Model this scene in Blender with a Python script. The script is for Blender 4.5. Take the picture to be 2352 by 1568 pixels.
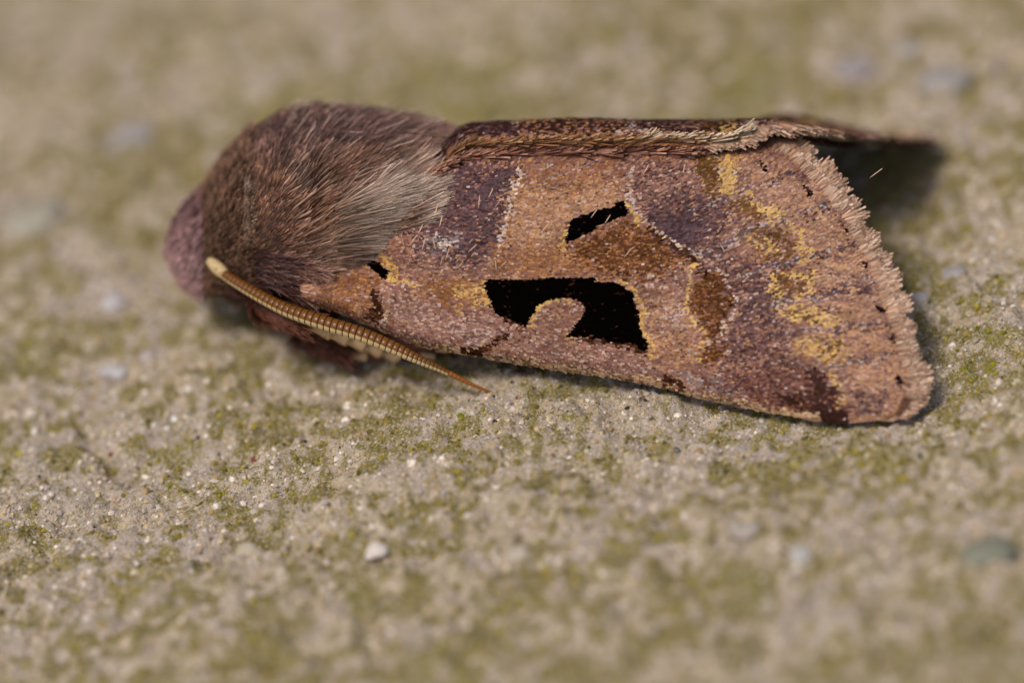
import bpy, math
import numpy as np
from mathutils import Matrix, Vector

# ---------------------------------------------------------------- clear
for o in list(bpy.data.objects):
    bpy.data.objects.remove(o)
scene = bpy.context.scene
scene.unit_settings.system = 'METRIC'
scene.unit_settings.scale_length = 0.01          # 1 unit = 1 cm: the moth is 1.8 cm long
COL = scene.collection
rng = np.random.default_rng(7)

# ---------------------------------------------------------------- camera
PITCH, ROLL, DIST = math.radians(40), math.radians(10), 15.0
PX = 2.4 / 2352                                   # centimetres per tracing unit in the plane of focus
cp, sp, ca, sa = math.cos(PITCH), math.sin(PITCH), math.cos(ROLL), math.sin(ROLL)
FWD = np.array([0, cp, -sp])
UP0 = np.array([0, sp, cp])
EX = np.array([1.0, 0, 0])
RGT = ca * EX - sa * UP0
UPV = sa * EX + ca * UP0
FOCUS = UPV * (220 * PX)
CAMLOC = FOCUS - FWD * DIST
cam_data = bpy.data.cameras.new('camera')
cam = bpy.data.objects.new('camera', cam_data)
COL.objects.link(cam)
m = Matrix.Identity(4)
for i in range(3):
    m[i][0], m[i][1], m[i][2], m[i][3] = RGT[i], UPV[i], -FWD[i], CAMLOC[i]
cam.matrix_world = m
cam_data.sensor_width = 36.0
cam_data.lens = 36.0 * DIST / 2.4
cam_data.clip_start = 0.5
cam_data.clip_end = 500
cam_data.dof.use_dof = True
cam_data.dof.focus_distance = DIST
cam_data.dof.aperture_fstop = cam_data.lens * 1e-3 / 0.95
scene.camera = cam

# ---------------------------------------------------------------- sky, sun, exposure
world = bpy.data.worlds.new('World')
scene.world = world
world.use_nodes = True
wn = world.node_tree
sky = wn.nodes.new('ShaderNodeTexSky')
sky.sky_type = 'NISHITA'
sky.sun_disc = False
SUNV = Vector((-0.36, -0.30, 1.0)).normalized()
sky.sun_elevation = math.asin(SUNV.z)
sky.sun_rotation = math.atan2(SUNV.x, SUNV.y)
sky.dust_density = 4.0
wn.nodes['Background'].inputs['Strength'].default_value = 0.065
wn.links.new(sky.outputs[0], wn.nodes['Background'].inputs['Color'])
sun_d = bpy.data.lights.new('sun', 'SUN')
sun_d.energy = 1.5
sun_d.angle = math.radians(14)
sun_d.color = (1.0, 0.95, 0.88)
sun = bpy.data.objects.new('sun', sun_d)
COL.objects.link(sun)
sun.rotation_euler = SUNV.to_track_quat('Z', 'Y').to_euler()
sun.location = SUNV * 30
scene.view_settings.view_transform = 'Standard'
scene.view_settings.look = 'None'
scene.view_settings.gamma = 1.0
scene.view_settings.exposure = 0.5
scene.view_settings.use_curve_mapping = False


# ---------------------------------------------------------------- helpers
def P(x, y, d):
    """tracing position (x right, y down, d cm behind the plane of focus) -> world"""
    x, y, d = np.broadcast_arrays(np.asarray(x, float), np.asarray(y, float), np.asarray(d, float))
    k = (DIST + d) / DIST
    X = (x - 1176) * PX * k
    Y = (784 - y) * PX * k
    return CAMLOC + FWD * (DIST + d)[..., None] + RGT * X[..., None] + UPV * Y[..., None]


def ground_d(x, y):
    """depth of the plane z=0 seen at a tracing position"""
    ray = FWD * DIST + RGT * ((x - 1176) * PX) + UPV * ((784 - y) * PX)
    return (-CAMLOC[2] / ray[2] - 1) * DIST


def lin(c):
    c = np.asarray(c, float) / 255.0
    return np.where(c <= 0.04045, c / 12.92, ((c + 0.055) / 1.055) ** 2.4)


def smooth(t):
    t = np.clip(t, 0, 1)
    return t * t * (3 - 2 * t)


class Noise:
    def __init__(self, seed):
        r = np.random.default_rng(seed)
        self.t = r.random((256, 256))

    def __call__(self, x, y):
        x = np.asarray(x, float); y = np.asarray(y, float)
        xi = np.floor(x).astype(int); yi = np.floor(y).astype(int)
        fx = x - xi; fy = y - yi
        fx = fx * fx * fx * (fx * (fx * 6 - 15) + 10); fy = fy * fy * fy * (fy * (fy * 6 - 15) + 10)
        t = self.t
        a = t[xi & 255, yi & 255]; b = t[(xi + 1) & 255, yi & 255]
        c = t[xi & 255, (yi + 1) & 255]; d = t[(xi + 1) & 255, (yi + 1) & 255]
        return (a * (1 - fx) + b * fx) * (1 - fy) + (c * (1 - fx) + d * fx) * fy

    def fbm(self, x, y, n=3):
        v = 0; a = 0.5; s = 0
        for i in range(n):
            v = v + a * self(x * 2 ** i + 17.3 * i, y * 2 ** i + 9.1 * i); s += a; a *= 0.5
        return v / s


N1, N2, N3, N4 = Noise(1), Noise(2), Noise(3), Noise(4)


def material(name, rough=0.5, attr=True, color=None, spec=0.4, bump=None, noise=None, sheen=0.0, trans=0.0):
    mt = bpy.data.materials.new(name)
    mt.use_nodes = True
    nt = mt.node_tree
    b = nt.nodes['Principled BSDF']
    b.inputs['Roughness'].default_value = rough
    b.inputs['Specular IOR Level'].default_value = spec
    if sheen:
        b.inputs['Sheen Weight'].default_value = sheen
        b.inputs['Sheen Roughness'].default_value = 0.4
    src = None
    if attr:
        a = nt.nodes.new('ShaderNodeAttribute')
        a.attribute_name = 'Col'
        src = a.outputs['Color']
    else:
        c = nt.nodes.new('ShaderNodeRGB')
        c.outputs[0].default_value = (*color, 1)
        src = c.outputs[0]
    if noise:
        sc, amt = noise
        tc = nt.nodes.new('ShaderNodeTexCoord')
        nz = nt.nodes.new('ShaderNodeTexNoise')
        nz.inputs['Scale'].default_value = sc
        nz.inputs['Detail'].default_value = 4
        nt.links.new(tc.outputs['Object'], nz.inputs['Vector'])
        mr = nt.nodes.new('ShaderNodeMapRange')
        mr.inputs['To Min'].default_value = 1 - amt
        mr.inputs['To Max'].default_value = 1 + amt
        nt.links.new(nz.outputs['Fac'], mr.inputs['Value'])
        mx = nt.nodes.new('ShaderNodeVectorMath')
        mx.operation = 'SCALE'
        nt.links.new(src, mx.inputs[0])
        nt.links.new(mr.outputs[0], mx.inputs['Scale'])
        src = mx.outputs[0]
    nt.links.new(src, b.inputs['Base Color'])
    if bump:
        sc, st, ds = bump
        tc = nt.nodes.new('ShaderNodeTexCoord')
        nz = nt.nodes.new('ShaderNodeTexNoise')
        nz.inputs['Scale'].default_value = sc
        nz.inputs['Detail'].default_value = 6
        nz.inputs['Roughness'].default_value = 0.65
        nt.links.new(tc.outputs['Object'], nz.inputs['Vector'])
        bp = nt.nodes.new('ShaderNodeBump')
        bp.inputs['Strength'].default_value = st
        bp.inputs['Distance'].default_value = ds
        nt.links.new(nz.outputs['Fac'], bp.inputs['Height'])
        nt.links.new(bp.outputs[0], b.inputs['Normal'])
    if trans:
        out = nt.nodes['Material Output']
        tr = nt.nodes.new('ShaderNodeBsdfTranslucent')
        nt.links.new(src, tr.inputs['Color'])
        ms = nt.nodes.new('ShaderNodeMixShader')
        ms.inputs[0].default_value = trans
        nt.links.new(b.outputs[0], ms.inputs[1])
        nt.links.new(tr.outputs[0], ms.inputs[2])
        nt.links.new(ms.outputs[0], out.inputs['Surface'])
    return mt


def mesh_from(name, V, tris=None, quads=None, cols=None, mats=(), smooth_shade=True, mat_idx=None):
    me = bpy.data.meshes.new(name)
    V = np.ascontiguousarray(V, np.float32).reshape(-1, 3)
    loops, starts, n = [], [], 0
    if quads is not None and len(quads):
        quads = np.asarray(quads, np.int32).reshape(-1, 4)
        loops.append(quads.ravel()); starts.append(np.arange(len(quads)) * 4); n = quads.size
    if tris is not None and len(tris):
        tris = np.asarray(tris, np.int32).reshape(-1, 3)
        loops.append(tris.ravel()); starts.append(n + np.arange(len(tris)) * 3)
    L = np.concatenate(loops).astype(np.int32); S = np.concatenate(starts).astype(np.int32)
    me.vertices.add(len(V)); me.vertices.foreach_set('co', V.ravel())
    me.loops.add(len(L)); me.loops.foreach_set('vertex_index', L)
    me.polygons.add(len(S)); me.polygons.foreach_set('loop_start', S)
    if mat_idx is not None:
        me.polygons.foreach_set('material_index', np.asarray(mat_idx, np.int32))
    me.update(calc_edges=True)
    me.polygons.foreach_set('use_smooth', np.full(len(S), smooth_shade))
    if cols is not None:
        at = me.color_attributes.new('Col', 'FLOAT_COLOR', 'POINT')
        c4 = np.ones((len(V), 4), np.float32); c4[:, :3] = np.asarray(cols).reshape(-1, 3)
        at.data.foreach_set('color', c4.ravel())
    for mt in mats:
        me.materials.append(mt)
    return me


def obj(name, me, parent=None, **props):
    o = bpy.data.objects.new(name, me)
    COL.objects.link(o)
    if parent is not None:
        o.parent = parent
        o.matrix_parent_inverse = parent.matrix_world.inverted()
    for k, v in props.items():
        o[k] = v
    return o


def unit(v):
    return v / np.maximum(np.linalg.norm(v, axis=-1, keepdims=True), 1e-12)


# ---------------------------------------------------------------- stone ground
def seg_dist(x, y, pts):
    pts = np.asarray(pts, float)
    best = np.full(np.shape(x), 1e9)
    for (ax, ay), (bx, by) in zip(pts[:-1], pts[1:]):
        dx, dy = bx - ax, by - ay
        t = np.clip(((x - ax) * dx + (y - ay) * dy) / (dx * dx + dy * dy + 1e-12), 0, 1)
        best = np.minimum(best, np.hypot(x - ax - t * dx, y - ay - t * dy))
    return best


def on_ground(pts):
    pts = np.asarray(pts, float)
    w = P(pts[:, 0], pts[:, 1], ground_d_np(pts[:, 0], pts[:, 1]))
    return w[:, :2]


def ground_d_np(x, y):
    x = np.asarray(x, float); y = np.asarray(y, float)
    rz = FWD[2] * DIST + RGT[2] * ((x - 1176) * PX) + UPV[2] * ((784 - y) * PX)
    return (-CAMLOC[2] / rz - 1) * DIST


GROOVES = [(on_ground([(470, 1300), (520, 1262), (585, 1240), (660, 1262), (740, 1262)]), 0.022, 0.045),
           (on_ground([(185, 970), (215, 1020), (262, 1066), (300, 1080)]), 0.022, 0.035),
           (on_ground([(640, 1135), (760, 1100), (800, 1078)]), 0.02, 0.018),
           (on_ground([(760, 1300), (1000, 1270), (1250, 1210)]), 0.035, 0.02)]
LOWSTEP = on_ground([(-400, 1420), (300, 1330), (500, 1285), (700, 1275), (1100, 1240), (1500, 1130), (2600, 1010)])


HOLLOW = on_ground([(1800, 950), (2100, 930)])


def gh_soft(X, Y, octaves=1):
    """broad swells; the stone dips a little where the wing tip rests"""
    h = 0.10 * (N1.fbm(X * 0.9 + 3, Y * 0.9 + 8, 2) - 0.5)
    h = h + 0.050 * (N2.fbm(X * 4 + 5, Y * 6 + 2, octaves) - 0.5)
    k = np.exp(-(seg_dist(X, Y, HOLLOW) / .30) ** 2)
    return h * (1 - k) - 0.030 * k


def gh(X, Y):
    """height of the stone"""
    X = np.asarray(X, float); Y = np.asarray(Y, float)
    h = gh_soft(X, Y, 3)
    h = h + 0.044 * (N3.fbm(X * 16 + 1, Y * 20 + 4, 3) - 0.5)
    h = h + 0.020 * (N4.fbm(X * 50, Y * 50, 2) - 0.5)
    near = (np.abs(X) < 3) & (np.abs(Y) < 3)
    if np.any(near):
        g = np.zeros(np.shape(h))
        for pts, wd, dp in GROOVES:
            d = seg_dist(X, Y, pts)
            g = g - dp * np.exp(-(d / wd) ** 2)
        h = h + np.where(near, g, 0)
    r = np.hypot(X, Y)
    h = h + 0.6 * smooth((r - 4) / 25) * (N1.fbm(X * 0.13, Y * 0.13, 3) - 0.5)
    return h


def axis(lo, hi, step, far, grow=1.12):
    core = list(np.arange(lo, hi, step))
    a, s = [], step
    x = core[-1]
    while x < far:
        s *= grow; x += s; a.append(x)
    b, s = [], step
    x = core[0]
    while x > -far:
        s *= grow; x -= s; b.append(x)
    return np.array(b[::-1] + core + a)


gx, gy = axis(-1.55, 1.55, 0.0085, 60), axis(-1.25, 1.95, 0.0085, 60)
GX, GY = np.meshgrid(gx, gy)
GZ = gh(GX, GY)


def patch_field(X, Y, pts, rad):
    f = np.zeros(np.shape(X))
    w = on_ground(pts)
    for (cx, cy), r in zip(w, rad):
        f = np.maximum(f, np.exp(-(((X - cx) / r) ** 2 + ((Y - cy) / r) ** 2)))
    return f


GREEN_PTS = [(510, 890), (130, 760), (660, 1070), (430, 1030), (60, 840), (20, 1010), (390, 1090), (180, 1130),
             (640, 205), (1100, 200), (560, 560), (120, 1240), (60, 1430), (430, 1160), (930, 1100),
             (2290, 760), (2250, 840), (1700, 1370), (1000, 1520), (320, 970), (1050, 985), (1230, 1060), (240, 380),
             (1700, 190), (1560, 330), (1310, 1000), (700, 1160), (150, 1420), (830, 1380)]
GREEN_R = [0.035, 0.05, 0.03, 0.04, 0.09, 0.05, 0.025, 0.03, 0.16, 0.18, 0.1, 0.03, 0.04, 0.03, 0.04,
           0.06, 0.06, 0.08, 0.10, 0.03, 0.05, 0.05, 0.12, 0.12, 0.12, 0.05, 0.04, 0.05, 0.05]
GREY_PTS = [(130, 240), (60, 330), (280, 310), (400, 230), (80, 500), (260, 700), (270, 860), (1040, 30), (1960, 150),
            (2140, 190), (2300, 150), (200, 1180), (330, 1170), (270, 1290), (1720, 1240), (1850, 1320), (2000, 1300),
            (600, 180), (700, 1200), (460, 1240), (1950, 1260), (2300, 1240), (100, 80), (2250, 560), (900, 60)]
GREY_R = [0.22, 0.2, 0.15, 0.15, 0.14, 0.10, 0.05, 0.3, 0.13, 0.13, 0.13, 0.10, 0.10, 0.08, 0.09, 0.12, 0.12,
          0.2, 0.07, 0.05, 0.10, 0.2, 0.25, 0.12, 0.3]


def ground_fields(X, Y):
    al = N1.fbm(X * 3.2 + 40, Y * 3.2 + 11, 3)
    al = 0.475 + 0.26 * (al - .5) + 0.50 * (N2.fbm(X * 15 + 4, Y * 18 + 31, 3) - .5) + 0.55 * (N4.fbm(X * 38 + 8, Y * 38 + 3, 2) - .5)
    al = al + 0.05 * smooth((Y - 0.2) / 1.0) + 0.12 * patch_field(X, Y, GREEN_PTS, GREEN_R) - 0.13 * patch_field(X, Y, GREY_PTS, GREY_R)
    al = al + 0.04 * smooth((-Y - 0.35) / 0.5) + 0.03 * smooth((X - 0.1) / 1.2) - 0.03 * smooth((-X - 0.2) / 0.8)
    tone = N3.fbm(X * 5 + 2, Y * 5 + 77, 3)
    return al, tone


OL, OL2, OL3 = lin((112, 98, 42)), lin((144, 127, 52)), lin((92, 87, 32))
BEIGE, LILAC, PALE, TAN = lin((188, 166, 132)), lin((180, 164, 154)), lin((228, 214, 198)), lin((168, 140, 98))


def stone_color(X, Y):
    al, tone = ground_fields(X, Y)
    f = 0.9 * smooth((al - 0.42) / 0.14)[..., None]
    stone = BEIGE * (1 - tone[..., None]) + LILAC * tone[..., None]
    stone = stone * (0.75 + 0.5 * N4.fbm(X * 30, Y * 30, 2))[..., None]
    g = OL * (1 - tone[..., None]) + OL2 * tone[..., None]
    return stone * (1 - f) + g * f


ny, nx = GX.shape
idx = np.arange(ny * nx).reshape(ny, nx)
gq = np.stack([idx[:-1, :-1], idx[:-1, 1:], idx[1:, 1:], idx[1:, :-1]], -1).reshape(-1, 4)
m_stone = material('sandstone', rough=0.72, spec=0.3, bump=(110, 0.9, 0.008), noise=(60, 0.22))


def speckle(mt):
    """fine grain colours: pale quartz, lilac and olive film between the grains"""
    nt = mt.node_tree
    bs = nt.nodes['Principled BSDF']
    src = bs.inputs['Base Color'].links[0].from_socket
    tc = nt.nodes.new('ShaderNodeTexCoord')
    for sc, lo, hi, col, amt in ((150, .53, .66, (.58, .53, .49), .75), (95, .54, .64, (.17, .145, .028), .70), (210, .60, .68, (.05, .045, .03), .5), (120, .60, .70, (.36, .31, .33), .6)):
        nz = nt.nodes.new('ShaderNodeTexNoise')
        nz.inputs['Scale'].default_value = sc
        nz.inputs['Detail'].default_value = 2
        mp = nt.nodes.new('ShaderNodeMapping')
        mp.inputs['Location'].default_value = (sc * .37, sc * .11, 0)
        nt.links.new(tc.outputs['Object'], mp.inputs['Vector'])
        nt.links.new(mp.outputs[0], nz.inputs['Vector'])
        mr = nt.nodes.new('ShaderNodeMapRange')
        mr.inputs['From Min'].default_value = lo; mr.inputs['From Max'].default_value = hi; mr.inputs['To Max'].default_value = amt
        nt.links.new(nz.outputs['Fac'], mr.inputs['Value'])
        mx = nt.nodes.new('ShaderNodeMix'); mx.data_type = 'RGBA'
        nt.links.new(mr.outputs[0], mx.inputs['Factor'])
        nt.links.new(src, mx.inputs['A'])
        mx.inputs['B'].default_value = (*col, 1)
        src = mx.outputs['Result']
    nt.links.new(src, bs.inputs['Base Color'])


speckle(m_stone)
stone_me = mesh_from('stone_ground', np.stack([GX, GY, GZ], -1), quads=gq, cols=stone_color(GX, GY), mats=[m_stone])
stone = obj('stone_ground', stone_me, kind='structure')

# unit icosahedron for grains
t = (1 + 5 ** 0.5) / 2
ICO = unit(np.array([(-1, t, 0), (1, t, 0), (-1, -t, 0), (1, -t, 0), (0, -1, t), (0, 1, t), (0, -1, -t), (0, 1, -t),
                     (t, 0, -1), (t, 0, 1), (-t, 0, -1), (-t, 0, 1)], float))
ICOF = np.array([(0, 11, 5), (0, 5, 1), (0, 1, 7), (0, 7, 10), (0, 10, 11), (1, 5, 9), (5, 11, 4), (11, 10, 2), (10, 7, 6),
                 (7, 1, 8), (3, 9, 4), (3, 4, 2), (3, 2, 6), (3, 6, 8), (3, 8, 9), (4, 9, 5), (2, 4, 11), (6, 2, 10), (8, 6, 7), (9, 8, 1)])


OCT = np.array([(1, 0, 0), (-1, 0, 0), (0, 1, 0), (0, -1, 0), (0, 0, 1), (0, 0, -1)], float)
OCTF = np.array([(0, 2, 4), (2, 1, 4), (1, 3, 4), (3, 0, 4), (2, 0, 5), (1, 2, 5), (3, 1, 5), (0, 3, 5)])


def grains(name, X, Y, R, cols, sink, mat, flat=0.8, smooth_shade=False, ico=True):
    SV, SF = (ICO, ICOF) if ico else (OCT, OCTF)
    nv = len(SV)
    n = len(X)
    Z = gh(X, Y) - R * sink
    V = SV[None] * (0.72 + 0.56 * rng.random((n, nv, 1)))
    V[:, :, 2] *= flat
    V[:, :, 0] *= 0.8 + 0.6 * rng.random((n, 1))
    a = rng.random(n) * 6.283
    c, s_ = np.cos(a)[:, None], np.sin(a)[:, None]
    x = V[:, :, 0] * c - V[:, :, 1] * s_; y = V[:, :, 0] * s_ + V[:, :, 1] * c
    V = np.stack([x, y, V[:, :, 2]], -1) * R[:, None, None] + np.stack([X, Y, Z], -1)[:, None, :]
    F = (SF[None] + (np.arange(n) * nv)[:, None, None]).reshape(-1, 3)
    me = mesh_from(name, V, tris=F, cols=np.repeat(cols, nv, axis=0), mats=[mat], smooth_shade=smooth_shade)
    return obj(name, me, stone, kind='stuff')


def scatter_area(n):
    return rng.uniform(-1.5, 1.5, n), rng.uniform(-1.15, 1.85, n)


m_grain = material('quartz_grain', rough=0.42, spec=0.5)
m_algae = material('algae', rough=0.8, spec=0.2)
YG = lin((158, 140, 38))
for cnt, r0, r1, big in ((26000, .0042, .0052, True), (105000, .0018, .0028, False)):
    X, Y = scatter_area(cnt)
    al, tone = ground_fields(X, Y)
    keep = rng.random(len(X)) < 1.0 - 0.72 * smooth((al - 0.42) / 0.14)
    X, Y, al, tone = X[keep], Y[keep], al[keep], tone[keep]
    n = len(X)
    R = r0 + r1 * rng.random(n) ** 2.2
    k = rng.random((n, 1))
    c = np.where(k < 0.36, BEIGE, np.where(k < 0.66, LILAC, np.where(k < 0.86, PALE, TAN))) * (0.7 + 0.5 * rng.random((n, 1)))
    c = np.where(rng.random((n, 1)) < 0.006, lin((120, 60, 45)), c)
    c = np.where(rng.random((n, 1)) < 0.015, lin((48, 48, 44)), c)
    f = 0.5 * smooth((al - 0.40) / 0.12)[:, None]
    grains('sand_grains', X, Y, R, c * (1 - f) + OL2 * f, 0.2, m_grain, ico=big)
# algae granules, thickest in the hollows
for cnt, r0, r1, big in ((16000, .0036, .0040, True), (70000, .0016, .0026, False)):
    X, Y = scatter_area(cnt)
    al, tone = ground_fields(X, Y)
    keep = rng.random(len(X)) < smooth((al - 0.42) / 0.13)
    X, Y, al, tone = X[keep], Y[keep], al[keep], tone[keep]
    n = len(X)
    gp = smooth((patch_field(X, Y, GREEN_PTS, GREEN_R) - 0.2) / 0.6)[:, None]
    k = rng.random((n, 1))
    c = np.where(k < 0.35, OL, np.where(k < 0.6, OL2, np.where(k < .85, YG, OL3))) * (0.7 + 0.55 * rng.random((n, 1)))
    c = c * (1 - 0.6 * gp) + lin((126, 130, 26)) * (0.7 + 0.5 * rng.random((n, 1))) * 0.6 * gp
    grains('algae_granules', X, Y, r0 + r1 * rng.random(n) ** 2, c, 0.1, m_algae, ico=big)

# pebbles that can be told apart, embedded in the stone
m_peb = material('pebble', rough=0.5, noise=(40, 0.25), bump=(60, 0.4, 0.01))
PEB = [(865, 1270, 26, (214, 202, 190)), (572, 1272, 30, (186, 172, 150)), (265, 862, 34, (186, 180, 178)),
       (262, 715, 30, (188, 180, 178)), (402, 965, 9, (235, 232, 228)), (1960, 160, 46, (150, 140, 138)),
       (2080, 112, 30, (170, 162, 156)), (2170, 190, 60, (150, 142, 136)), (70, 520, 75, (160, 152, 134)),
       (300, 330, 60, (150, 142, 140)), (1715, 1240, 34, (170, 158, 146)), (1840, 1285, 24, (180, 176, 172)),
       (2270, 1270, 60, (126, 126, 108)), (610, 1255, 18, (206, 196, 176)), (1190, 1275, 24, (182, 168, 150)),
       (345, 830, 22, (172, 160, 156)), (2110, 700, 26, (168, 160, 156)), (2190, 640, 30, (158, 150, 146))]
for (px, py, pr, pc) in PEB:
    (wx, wy), = on_ground([(px, py)])
    r = pr * PX
    n = 1
    V = []
    for i in range(9):
        th = math.pi * i / 8
        for j in range(14):
            ph = 2 * math.pi * j / 14
            v = np.array([math.sin(th) * math.cos(ph), math.sin(th) * math.sin(ph), math.cos(th)])
            V.append(v * (0.72 + 0.55 * float(N2(v[0] * 1.6 + px, v[1] * 1.6 + v[2] * 1.3 + py))))
    V = np.array(V) * np.array([1.1, 1.0, 0.5]) * r
    ii = np.arange(9 * 14).reshape(9, 14)
    q = np.stack([ii[:-1], ii[1:], np.roll(ii, -1, 1)[1:], np.roll(ii, -1, 1)[:-1]], -1).reshape(-1, 4)
    me = mesh_from('pebble', V, quads=q, cols=np.tile(lin(pc), (len(V), 1)), mats=[m_peb])
    o = obj('pebble', me, stone)
    o.location = (wx, wy, float(gh(wx, wy)) - 0.1 * r)

# ================================================================ the moth
bx_, by_ = 1250, 850
base = P(1300, 760, 0.25)
moth = bpy.data.objects.new('moth', None)
COL.objects.link(moth)
moth.empty_display_size = 0.2
moth.location = (base[0], base[1], float(gh(base[0], base[1])))
bpy.context.view_layer.update()
moth['label'] = 'reddish brown furry moth with black wing marks resting on algae covered stone'
moth['category'] = 'moth'

m_scale = material('wing_scale', rough=0.55, spec=0.14, trans=0.06)
nt_ = m_scale.node_tree
_at = [n_ for n_ in nt_.nodes if n_.type == 'ATTRIBUTE'][0]
_bw = nt_.nodes.new('ShaderNodeRGBToBW'); _mu = nt_.nodes.new('ShaderNodeMath'); _mu.operation = 'MULTIPLY'; _mu.inputs[1].default_value = 1.0; _mu.use_clamp = True
nt_.links.new(_at.outputs['Color'], _bw.inputs[0]); nt_.links.new(_bw.outputs[0], _mu.inputs[0])
nt_.links.new(_mu.outputs[0], nt_.nodes['Principled BSDF'].inputs['Specular IOR Level'])
m_membrane = material('wing_membrane', rough=0.6, attr=False, color=tuple(lin((136, 98, 78))), noise=(60, 0.3))
m_fur = material('fur', rough=0.45, spec=0.22, trans=0.2)
m_skin = material('body_skin', rough=0.8, attr=False, color=tuple(lin((66, 42, 33))), noise=(50, 0.3))

# ---- wing geometry in tracing coordinates
TOP = np.array([(600, 575), (800, 480), (1000, 392), (1050, 366), (1150, 354), (1300, 351), (1560, 349), (1650, 346), (1720, 328),
                (1760, 332), (1830, 375), (1880, 430), (1930, 492), (1970, 560), (2010, 642), (2040, 720), (2065, 800), (2085, 870), (2090, 905)], float)
BOT = np.array([(600, 612), (720, 690), (800, 722), (880, 757), (960, 790), (1050, 806), (1100, 815), (1200, 832), (1300, 848),
                (1400, 862), (1500, 880), (1600, 908), (1700, 930), (1800, 947), (1900, 968), (1960, 973), (2030, 968), (2070, 945), (2090, 906)], float)


def wtop(x): return np.interp(x, TOP[:, 0], TOP[:, 1])
def wbot(x): return np.interp(x, BOT[:, 0], BOT[:, 1])


def ripple(x, y):
    """shallow pleats between the veins"""
    a = np.arctan2(900 - y, x - 700)
    return smooth((x - 1250) / 500) * 0.0045 * np.sin(a * 34) + 0.010 * (N1.fbm(x / 210, y / 130, 2) - 0.5)


def d_near(x, y):
    t = y - 350
    d = 0.065 * np.exp(-np.maximum(t, -60) / 45.0)
    e = np.maximum(wbot(x) - y, -12)
    d = d + 0.026 * np.exp(-e / 12.0) * (1 - 0.8 * smooth((x - 1650) / 250))
    d = d - 0.115 * smooth((x - 1250) / 800) * smooth((y - 480) / 450)
    d = d + 0.02 * smooth((1050 - x) / 350) + 0.17 * smooth((960 - x) / 200) * smooth((690 - y) / 110)
    d = d + 0.05 * smooth((1200 - x) / 260) * smooth((600 - y) / 160)
    d = d - 0.02 * np.sin(np.clip(t / 500, 0, 1) * math.pi)
    return d + ripple(x, y)


def lift_clear(Pw, gap=0.013):
    z0 = gh_soft(Pw[..., 0], Pw[..., 1]) + gap + .003
    d = Pw[..., 2] - z0
    k = 0.02
    nz = z0 + np.where(d > k, d, np.where(d < -k, 0, (d + k) ** 2 / (4 * k)))
    Pw = Pw.copy(); Pw[..., 2] = np.where(d > k, Pw[..., 2], nz)
    return Pw


def S_near(x, y):
    return lift_clear(P(x, y, d_near(x, y)))


# far wing: the same wing unrolled over the ridge and down the far side
_w = np.linspace(-0.15, 0.9, 1051)
_ang = np.radians(55) - np.radians(55 + 8.0) * smooth((_w - 0.0) / 0.15)   # elevation of the direction in (depth, up)
_dd = np.concatenate([[0], np.cumsum(np.cos(_ang[:-1]) * 0.001)])
_yy = np.concatenate([[0], np.cumsum(np.sin(_ang[:-1]) * 0.001)])
_i0 = 150
_dd -= _dd[_i0]; _yy -= _yy[_i0]


def S_far(x, y):
    w = (y - 350) * PX
    front = np.interp(x, [900, 1050, 1300, 1560, 1650, 1760, 1900], [368, 342, 333, 337, 338, 336, 336])
    front = front + 70 * smooth((1085 - x) / 130) + 62 * smooth((x - 1740) / 380)
    Y = front - (np.interp(w, _w, _yy) + smooth((x - 1600) / 200) * np.minimum(np.maximum(w - .13, 0), .3) * .20) / PX
    d = 0.035 + 0.02 * smooth((1250 - x) / 300) + np.interp(w, _w, _dd)
    return lift_clear(P(x + (y - 350) * 0.05, Y, d) + UPV * (ripple(x, y) * 0.7)[..., None])


def wtop_far(x):
    return np.maximum(wtop(x), np.interp(x, [1580, 1650, 1760, 1830, 1900, 2090], [349, 362, 410, 428, 440, 440]))


# ---- wing pattern -------------------------------------------------------------
def z(k, pts):
    """zoomed tracing windows -> tracing units"""
    ox, oy, f = {1: (344.5, 201.0, .31753), 2: (344.5, 516.8, .3662), 3: (861.3, 258.4, .29297), 4: (1033.6, 545.5, .29297),
                 5: (1493.0, 258.4, .29297), 6: (1493.0, 574.2, .29297), 0: (0, 0, 1)}[k]
    return [(ox + x * f, oy + y * f) for x, y in pts]


def sd_poly(x, y, pts):
    d = seg_dist(x, y, list(pts) + [pts[0]])
    ins = np.zeros(np.shape(x), bool)
    px, py = np.asarray(pts, float).T
    j = len(px) - 1
    for i in range(len(px)):
        cond = ((py[i] > y) != (py[j] > y)) & (x < (px[j] - px[i]) * (y - py[i]) / (py[j] - py[i] + 1e-12) + px[i])
        ins ^= cond
        j = i
    return np.where(ins, -d, d)


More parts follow.
